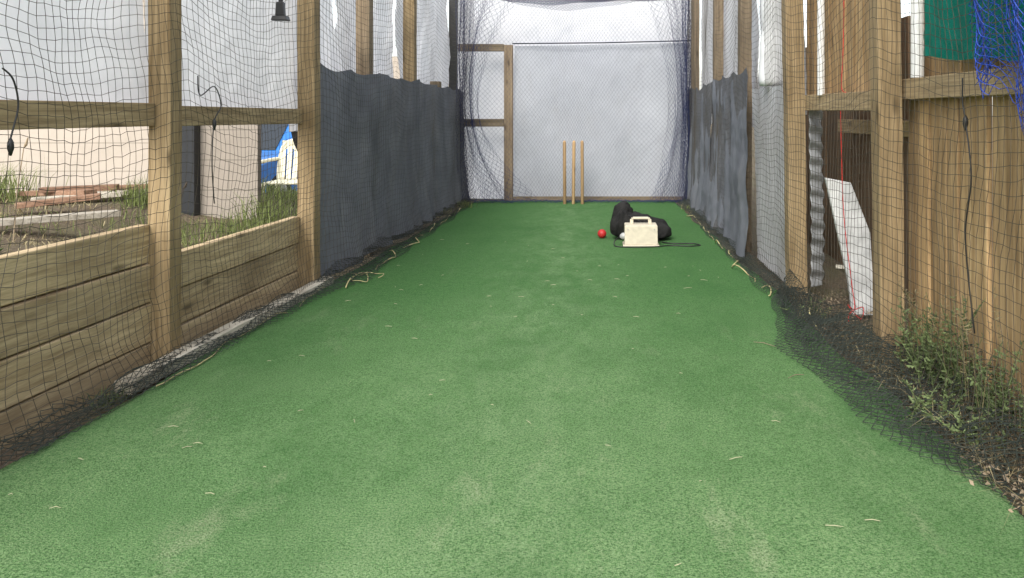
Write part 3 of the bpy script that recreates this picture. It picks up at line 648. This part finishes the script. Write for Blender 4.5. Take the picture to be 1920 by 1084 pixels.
def frustum(mb, cx, cy, z0, z1, w0, d0, w1, d1, rnd=.5):
    mb.add([(cx + sx * w / 2, cy + sy * d / 2, z) for z, w, d in ((z0, w0, d0), (z1, w1, d1)) for sx, sy in ((-1, -1), (1, -1), (1, 1), (-1, 1))],
           [(3, 2, 1, 0), (4, 5, 6, 7), (0, 1, 5, 4), (1, 2, 6, 5), (2, 3, 7, 6), (3, 0, 4, 7)], rnd)
cx, cy = 0.292, 6.14
mb = MB(); frustum(mb, cx, cy, 0.012, 0.156, 0.252, 0.17, 0.248, 0.165); frustum(mb, cx, cy, 0.156, 0.162, 0.248, 0.165, 0.238, 0.155)
mb_obj(mb, 'housing', M['cream'], bevel=.004, parent=e)
mb = MB(); frustum(mb, cx, cy, 0.003, 0.0118, 0.275, 0.19, 0.275, 0.19); mb_obj(mb, 'base_flange', M['cream'], bevel=.003, parent=e)
mb = MB(); hp = [(cx - .070, cy, .160), (cx - .068, cy, .198), (cx - .060, cy, .207), (cx + .060, cy, .207), (cx + .068, cy, .198), (cx + .072, cy, .160)]
for a, b in zip(hp[:-1], hp[1:]): mb.beam(a, b, .026, .017, .5)
mb_obj(mb, 'handle', M['cream'], bevel=.004, parent=e)
mb = MB(); mb.tube([(cx - .115, cy - .03, .075), (cx - .14, cy - .03, .072), (cx - .15, cy - .03, .07), (cx - .16, cy - .03, .07)], [.026, .026, .02, .012], 14); mb_obj(mb, 'socket', M['greymetal'], smooth=False, bevel=.002, parent=e)
for sx in (-.10, .10):
    mb = MB(); mb.tube([(cx + sx, cy - .078, .13), (cx + sx, cy - .088, .13)], .005, 8); mb_obj(mb, 'screw', M['greymetal'], parent=e)
mb = MB(); mb.tube(smoothpath([(cx - .16, cy - .03, .07), (cx - .2, cy - .02, .03), (cx - .19, cy - .11, .008), (cx - .05, cy - .15, .008), (cx + .1, cy - .13, .008), (cx + .22, cy - .07, .008), (cx + .36, cy - .10, .008), (cx + .45, cy - .06, .008), (cx + .40, cy + .02, .008), (cx + .25, cy + .02, .008), (cx + .17, cy + .08, .009)]), .0042, 7)
mb_obj(mb, 'power_lead', M['blackplastic'], smooth=True, parent=e)

e = empty('hanging_floodlight', (-1.63, 4.05, 1.5), label='small black floodlight hanging beside white tarpaulin', cat='lamp')
mb = MB(); frustum(mb, -1.63, 4.05, 1.475, 1.50, .08, .06, .07, .045); frustum(mb, -1.63, 4.05, 1.50, 1.57, .045, .03, .035, .03); mb_obj(mb, 'lamp_housing', M['blackplastic'], bevel=.004, parent=e)
mb = MB(); mb.tube(smoothpath([(-1.63, 4.05, 1.565), (-1.625, 4.05, 1.68), (-1.64, 4.07, 1.9), (-1.66, 4.1, 2.6)]), .012, 6); mb_obj(mb, 'bracket', M['blackplastic'], smooth=True, parent=e)

# ------------------------------------------------------------------ yard beyond the retaining boards
mb = MB(); mb.box(-7.5, -3.08, 5.65, 5.85, 0.2, 2.1, .5)
mb_obj(mb, 'block_wall', M['block'], label='cream masonry wall of a building across the yard', cat='wall')
mb = MB(); mb.box(-2.67, -2.285, 5.3, 5.36, 0.1, 1.9, .5)
mb_obj(mb, 'masonry_pillar', M['pillar'], bevel=.004, label='dull beige masonry pillar standing in the yard', cat='pillar')
mb = MB(); mb.box(-2.80, -2.665, 5.22, 5.3, 0.1, 1.9); mb_obj(mb, 'dark_upright', M['darkpost'], bevel=.003, label='dark painted upright beside the masonry pillar', cat='post')
mb = MB(); mb.box(-3.07, -2.98, 5.5, 5.6, 0.1, 1.9); mb_obj(mb, 'dark_upright', M['darkpost'], bevel=.003, label='dark painted upright at the wall end', cat='post')
sheet('black_cloth', (-2.02, 5.25, 0.80), (-1.96, 5.25, 0.66), (-2.07, 5.25, 1.0), (-1.93, 5.25, 1.0), 'bag', 0.02, 131, 3, 20, 20, label='black cloth hanging behind a pine post', cat='cloth')
mb = MB(); mb.box(-14, -2, 22, 25, -0.6, 2.6, .5); mb_obj(mb, 'distant_house', M['block'], label='pale house far behind the parked car', cat='house')
cxx, cyy, gz = -5.5, 13.6, -0.50
e = empty('parked_car', (cxx, cyy, gz), label='blue hatchback parked beyond the yard', cat='car')
car = e
prof = [(-1.95, .25), (-1.98, .55), (-1.9, .80), (-1.1, .93), (-.55, 1.40), (.9, 1.45), (1.6, 1.05), (1.95, .98), (2.0, .55), (1.95, .25)]
mb = MB(); n = len(prof); vs = []
for yv, k in ((-.82, .985), (-.7, 1.0), (.7, 1.0), (.82, .985)):
    for (px, pz) in prof:
        yo = yv * (0.86 if pz > 1.2 else 1.0); vs.append((cxx + px * k, cyy + yo, gz + pz * (k if pz > .3 else 1)))
fs = [(s * n + i, s * n + (i + 1) % n, (s + 1) * n + (i + 1) % n, (s + 1) * n + i) for s in range(3) for i in range(n)] + [tuple(range(n - 1, -1, -1)), tuple(3 * n + i for i in range(n))]
mb.add(vs, fs); mb_obj(mb, 'body', M['carblue'], bevel=.05, parent=e)
for side in (-1, 1):
    mb = MB(); poly = [(cxx - .95, gz + .98), (cxx - .5, gz + 1.33), (cxx + .25, gz + 1.36), (cxx + .25, gz + .98)]; ya = cyy + side * .79
    mb.prism(poly, 'Y', ya - .06, ya + .06); mb_obj(mb, 'window', M['glass'], parent=e)
    mb = MB(); poly = [(cxx + .31, gz + .98), (cxx + .31, gz + 1.36), (cxx + .85, gz + 1.36), (cxx + 1.35, gz + 1.02)]
    mb.prism(poly, 'Y', ya - .06, ya + .06); mb_obj(mb, 'window', M['glass'], parent=e)
    for wx in (-1.3, 1.3):
        mb = MB(); yw = cyy + side * .74; mb.tube([(cxx + wx, yw - .09, gz + .31), (cxx + wx, yw - .085, gz + .31), (cxx + wx, yw + .085, gz + .31), (cxx + wx, yw + .09, gz + .31)], [.28, .31, .31, .28], 24)
        w = mb_obj(mb, 'wheel', M['tyre'], parent=e)
        mb = MB(); mb.tube([(cxx + wx, yw - .095, gz + .31), (cxx + wx, yw + .095, gz + .31)], .19, 20); mb_obj(mb, 'rim', M['greymetal'], parent=w)
    mb = MB(); mb.box(cxx - 2.0, cxx - 1.93, cyy + side * .62 - .14, cyy + side * .62 + .14, gz + .62, gz + .76); mb_obj(mb, 'headlight', M['lamp'], bevel=.01, parent=e)
mb = MB(); mb.add([(cxx - 1.10, cyy - .62, gz + .95), (cxx - 1.10, cyy + .62, gz + .95), (cxx - .60, cyy + .55, gz + 1.375), (cxx - .60, cyy - .55, gz + 1.375)], [(0, 1, 2, 3)]); mb_obj(mb, 'windscreen', M['glass'], parent=e)
car.rotation_euler = (0, 0, R(80))
qx, qy, qz = -3.52, 9.0, -0.17
e = empty('plastic_chair', (qx, qy, qz), label='cream moulded plastic garden chair in long grass', cat='chair')
mb = MB(); mb.box(qx - .22, qx + .22, qy - .22, qy + .22, qz + .40, qz + .425); mb_obj(mb, 'seat', M['chair'], bevel=.01, parent=e)
mb = MB()
for k in range(6):
    a = -.17 + k * .068; mb.beam((qx + a, qy + .22, qz + .43), (qx + a * 1.15, qy + .32, qz + .80), .052, .012, .5)
mb.beam((qx - .21, qy + .325, qz + .82), (qx + .21, qy + .325, qz + .82), .02, .10, .5)
mb.tube(smoothpath([(qx - .215, qy + .22, qz + .42), (qx - .23, qy + .27, qz + .6), (qx - .2, qy + .32, qz + .8), (qx - .1, qy + .335, qz + .87), (qx + .1, qy + .335, qz + .87), (qx + .2, qy + .32, qz + .8), (qx + .23, qy + .27, qz + .6), (qx + .215, qy + .22, qz + .42)]), .02, 8)
mb_obj(mb, 'backrest', M['chair'], bevel=0, parent=e)
for sx in (-1, 1):
    mb = MB(); mb.tube(smoothpath([(qx + sx * .25, qy + .27, qz + .66), (qx + sx * .27, qy, qz + .65), (qx + sx * .26, qy - .2, qz + .62), (qx + sx * .25, qy - .24, qz + .4)]), .02, 8); mb_obj(mb, 'armrest', M['chair'], smooth=True, parent=e)
    for sy in (-1, 1):
        mb = MB(); mb.beam((qx + sx * .21, qy + sy * .2, qz + .41), (qx + sx * .26, qy + sy * .26, qz), .045, .03, .5); mb_obj(mb, 'leg', M['chair'], bevel=.004, parent=e)
def yz(x, y):
    s1 = float(sstep(-3.2, -2.5, np.float64(x)) * sstep(3.3, 4.2, np.float64(y)))
    return 0.44 - 0.14 * s1 - 0.75 * float(sstep(5.8, 11, np.float64(y)))
for k, (a, b) in enumerate((((-3.75, 5.2), (-3.2, 5.0)), ((-3.5, 4.9), (-3.1, 5.15)), ((-3.6, 5.35), (-3.0, 5.3)), ((-3.3, 4.5), (-2.95, 4.7)), ((-3.0, 3.9), (-2.6, 4.3)), ((-3.55, 5.05), (-3.15, 5.2)))):
    mb = MB(); z = yz(*a) + random.uniform(.03, .06) + (.05 if k == 5 else 0); mb.beam((a[0], a[1], z), (b[0], b[1], z + random.uniform(-.01, .04)), .09, .03)
    mb_obj(mb, 'scrap_plank', M['kerb'] if k in (1, 4) else M['redwood'], bevel=.002, label='weathered scrap plank lying in long grass', cat='plank', group='scrap planks in the yard')
def scatter(n, fx, zfun, dens=None):
    out = []
    while len(out) < n:
        x, y = fx()
        if dens and random.random() > dens(x, y): continue
        out.append((x, y, zfun(x, y) - .01))
    return out
clump = lambda x, y: max(0.0, mn.noise(Vector((x * 1.6, y * 1.6, 2))) * 2.6 + .05)
pts = scatter(2600, lambda: (random.uniform(-4.6, -1.95), random.uniform(2.4, 5.6)), yz, clump)
pts = [p for p in pts if not (p[1] > 5.2 and -2.85 < p[0] < -2.25)]
v, f, r = blades(pts, .03, .14, .005, 1.3); tag(meshobj('yard_grass', v, f, M['grass'], r), label='unkempt green grass growing in the yard', cat='grass', kind='stuff')
pts = scatter(3200, lambda: (random.uniform(-4.6, -1.95), random.uniform(2.4, 5.6)), yz, lambda x, y: 1 - min(1, clump(x, y)))
v, f, r = blades(pts, .02, .08, .005, 2.5); tag(meshobj('dry_grass', v, f, M['drygrass'], r), label='dry straw coloured grass in the yard', cat='grass', kind='stuff')
pts = scatter(3000, lambda: (random.uniform(-4.6, -2.2), random.uniform(5.4, 9.2)), yz, lambda x, y: 1 if not (x < -3.0 and y < 6) else 0)
v, f, r = blades(pts, .08, .22, .008, 1.0); tag(meshobj('long_grass', v, f, M['grass'], r), label='tall green grass behind the pillar', cat='grass', kind='stuff')
def tuft(x, y, z, n, h, spread, mat='grass', name='grass_tuft', label='tall tuft of green grass by the boards'):
    p = [(x + random.gauss(0, spread), y + random.gauss(0, spread), z) for _ in range(n)]
    v, f, r = blades(p, h * .5, h, .005, 1.1); return tag(meshobj(name, v, f, M[mat], r), label=label, cat='grass', group='grass tufts')
tuft(-3.95, 5.1, .44, 420, .32, .13); tuft(-2.98, 5.2, .40, 280, .24, .08); tuft(-2.05, 4.5, .28, 110, .22, .08); tuft(-2.2, 4.2, .28, 90, .16, .08)
tuft(-2.6, 3.2, .44, 120, .14, .09); tuft(-2.15, 5.05, .28, 160, .30, .07); tuft(-1.62, 7.9, 0, 90, .10, .05); tuft(-1.5, 8.6, 0, 110, .10, .05); tuft(-1.70, 2.75, 0, 60, .07, .03, 'weed')
tuft(0.93, 8.3, 0, 60, .08, .035); tuft(1.05, 3.95, .0, 90, .09, .04, 'drygrass', label='dry grass tuft in front of the opening')
for (x, y, h) in ((-2.86, 3.7, .62), (-2.8, 3.8, .5), (-2.2, 4.1, .35)):
    mb = MB(); z = yz(x, y); mb.tube([(x, y, z), (x + .02, y, z + h * .5), (x + .05, y, z + h * .9), (x + .06, y, z + h * .93), (x + .07, y, z + h)], [.003, .0025, .002, .007, .003], 6)
    mb_obj(mb, 'dry_stalk', M['litter'], label='thin dry seed stalk rising from grass', cat='plant', group='dry stalks in the yard')
# ------------------------------------------------------------------ weeds by the fence
def weed(cx, cy, z0, nst, h, spread, seed, name='weed_plant', label='wispy green weed climbing against the paling fence', ls=.016, nl=16):
    rs = random.Random(seed); mb = MB()
    for s in range(nst):
        a = rs.uniform(0, 6.283); hh = h * rs.uniform(.35, 1); l = spread * rs.uniform(.2, 1)
        bx_, by_ = cx + rs.gauss(0, .03), cy + rs.gauss(0, .05)
        P = [Vector((bx_ + math.cos(a) * l * t ** 1.6, by_ + math.sin(a) * l * t ** 1.6, z0 + hh * (t - .12 * t * t))) for t in (0, .25, .5, .75, 1)]
        mb.tube(P, [.0022, .0018, .0015, .0012, .0008], 5, rs.uniform(.3, .9))
        for k in range(nl):
            t = rs.uniform(.1, 1); i = min(3, int(t * 4)); p = P[i].lerp(P[i + 1], t * 4 - i)
            d = Vector((rs.gauss(0, 1), rs.gauss(0, 1), rs.uniform(-.4, .8))).normalized(); sd = d.cross(Vector((rs.gauss(0, .4), rs.gauss(0, .4), 1))).normalized()
            q = ls * rs.uniform(.4, 1.5) * (1.25 - .6 * t); up = d.cross(sd) * q * .25; rr = rs.random()
            mb.add([p, p + d * q * .35 + sd * q * .36 + up, p + d * q * .6 + sd * q * .22, p + d * q * .8 + sd * q * .28 + up, p + d * q * 1.35, p + d * q * .8 - sd * q * .28 + up, p + d * q * .6 - sd * q * .22, p + d * q * .35 - sd * q * .36 + up],
                   [(0, 1, 2), (2, 3, 4), (4, 5, 6), (6, 7, 0), (0, 2, 4), (0, 4, 6)], rr)
    return mb_obj(mb, name, M['weed'], label=label, cat='plant', group='weeds beside the fence')
weed(1.20, 2.74, .04, 34, .40, .14, 1); weed(1.16, 2.92, .03, 20, .30, .12, 2); weed(1.22, 2.50, .05, 24, .30, .14, 3); weed(1.07, 2.62, .02, 10, .13, .10, 4); weed(1.22, 3.1, .03, 14, .32, .08, 5); weed(1.26, 2.28, .05, 18, .24, .12, 6)
weed(1.10, 2.38, .02, 10, .13, .10, 11)
weed(1.02, 3.9, .0, 10, .12, .1, 7, label='small weed by the leaning white board', ls=.014)
weed(-2.45, 3.05, .44, 10, .10, .12, 8, label='low dark weed on the yard edge', ls=.04)
for k in range(18):
    x = random.uniform(1.10, 1.30); y = random.uniform(2.4, 3.25); h = random.uniform(.25, .46)
    mb = MB(); dx = random.gauss(0, .06); mb.tube([(x, y, .02), (x + dx * .4, y - .01, h * .6), (x + dx, y, h)], [.0013, .0010, .0007], 5, .3)
    for k2 in range(10):
        t = random.uniform(.6, 1); q = Vector((x + dx * (t ** 2), y, h * t)); d = Vector((random.gauss(0, 1), random.gauss(0, 1), random.uniform(0, 1))).normalized() * .018
        mb.beam(q, q + d, .002, .002, random.uniform(.1, .6))
    mb_obj(mb, 'seed_stalk', M['drygrass'], label='thin dry seed head above the weeds', cat='plant', group='seed stalks beside the fence')
mb = MB()
for _ in range(6500):
    y = random.uniform(1.7, 4.4); xi = np.interp(y, [1.7, 2.1, 2.6, 3.3, 4.4], [1.04, 1.04, 1.04, 1.04, 1.0]); x = random.uniform(xi, 1.36 + (.2 if y > 3.4 else 0))
    if random.random() < .08: x -= random.uniform(0, .06)
    z = 0.0 + .1 * float(sstep(1.15, 1.6, np.float64(x))) + random.uniform(0, .03)
    a = random.uniform(0, 6.283); l = random.uniform(.003, .013); w = l * random.uniform(.12, .45); ca, sa = math.cos(a), math.sin(a)
    mb.add([(x - ca * l, y - sa * l, z), (x + sa * w, y - ca * w, z + random.uniform(-.004, .010)), (x + ca * l, y + sa * l, z + random.uniform(-.004, .012)), (x - sa * w, y + ca * w, z)], [(0, 1, 2, 3)])
mb_obj(mb, 'leaf_litter', M['litter'], label='brown leaf litter and bark along the fence foot', cat='leaf litter', kind='stuff')
pts = scatter(900, lambda: (random.uniform(1.03, 1.3), random.uniform(1.8, 3.6)), lambda x, y: 0.02)
v, f, r = blades(pts, .02, .09, .0025, 3.0); tag(meshobj('dry_verge_grass', v, f, M['drygrass'], r), label='flattened dry grass along the fence foot', cat='grass', kind='stuff')
for k in range(70):
    y = 1.75 + 4.6 * random.random() ** 1.1; x = random.uniform(left(y) + .1, .8 if y < 2.6 else .72); a = random.uniform(-.6, .6) if random.random() < .7 else random.uniform(0, 3.1); l = random.uniform(.004, .018) * (1.5 if x > .3 else 1)
    if abs(x - .25) < .4 and y > 5.7: continue
    c = Vector((x, y, .008)); d = Vector((math.cos(a), math.sin(a), 0)) * l
    mb = MB(); mb.tube([c - d, c + Vector((random.gauss(0, .001), random.gauss(0, .002), .002)), c + d], [.0008, .0011, .0006], 5)
    mb_obj(mb, 'dry_straw', M['straw'], label='short dry straw lying on the turf', cat='straw', group='straws scattered on the turf')
for (x0, y0, x1, y1) in ((.66, 3.50, .74, 3.43), (.70, 3.02, .77, 3.06)):
    mb = MB(); mb.tube([(x0, y0, .006), ((x0 + x1) / 2, (y0 + y1) / 2 + .01, .009), (x1, y1, .006)], [.001, .0016, .001], 5)
    mb_obj(mb, 'dry_twig', M['litter'], label='thin dry twig lying beside slack net', cat='twig', group='twigs on the turf')

# ------------------------------------------------------------------ light and camera
EL, AZ = 44, 195
w = bpy.data.worlds.new('World'); scene.world = w; w.use_nodes = True; nt = w.node_tree
sky = nt.nodes.new('ShaderNodeTexSky'); sky.sky_type = 'NISHITA'; sky.sun_disc = False
sky.sun_elevation = R(EL); sky.sun_rotation = R(AZ); sky.air_density = 1.2; sky.dust_density = 2.0; sky.ozone_density = 0.6
hs = nt.nodes.new('ShaderNodeHueSaturation'); hs.inputs['Saturation'].default_value = 0.35
bg = nt.nodes['Background']; bg.inputs[1].default_value = 0.33
nt.links.new(sky.outputs[0], hs.inputs['Color']); nt.links.new(hs.outputs[0], bg.inputs[0])
sd = bpy.data.lights.new('sun', 'SUN'); sd.energy = 3.6; sd.angle = R(30); sd.color = (1, .97, .92)
so = bpy.data.objects.new('sun', sd); link(so)
dirv = Vector((math.sin(R(AZ)) * math.cos(R(EL)), math.cos(R(AZ)) * math.cos(R(EL)), math.sin(R(EL))))
so.rotation_euler = dirv.to_track_quat('Z', 'Y').to_euler(); so.location = dirv * 10
cd = bpy.data.cameras.new('camera'); cam = bpy.data.objects.new('camera', cd); link(cam)
cam.location = (0, 0, 1.0); cam.rotation_euler = (R(90), 0, 0)
cd.sensor_width = 36; cd.lens = 28.125; cd.shift_x = -0.0885; cd.shift_y = -0.1703; cd.clip_start = 0.05; cd.clip_end = 1000
scene.camera = cam
scene.view_settings.view_transform = 'Standard'; scene.view_settings.look = 'None'; scene.view_settings.exposure = 0
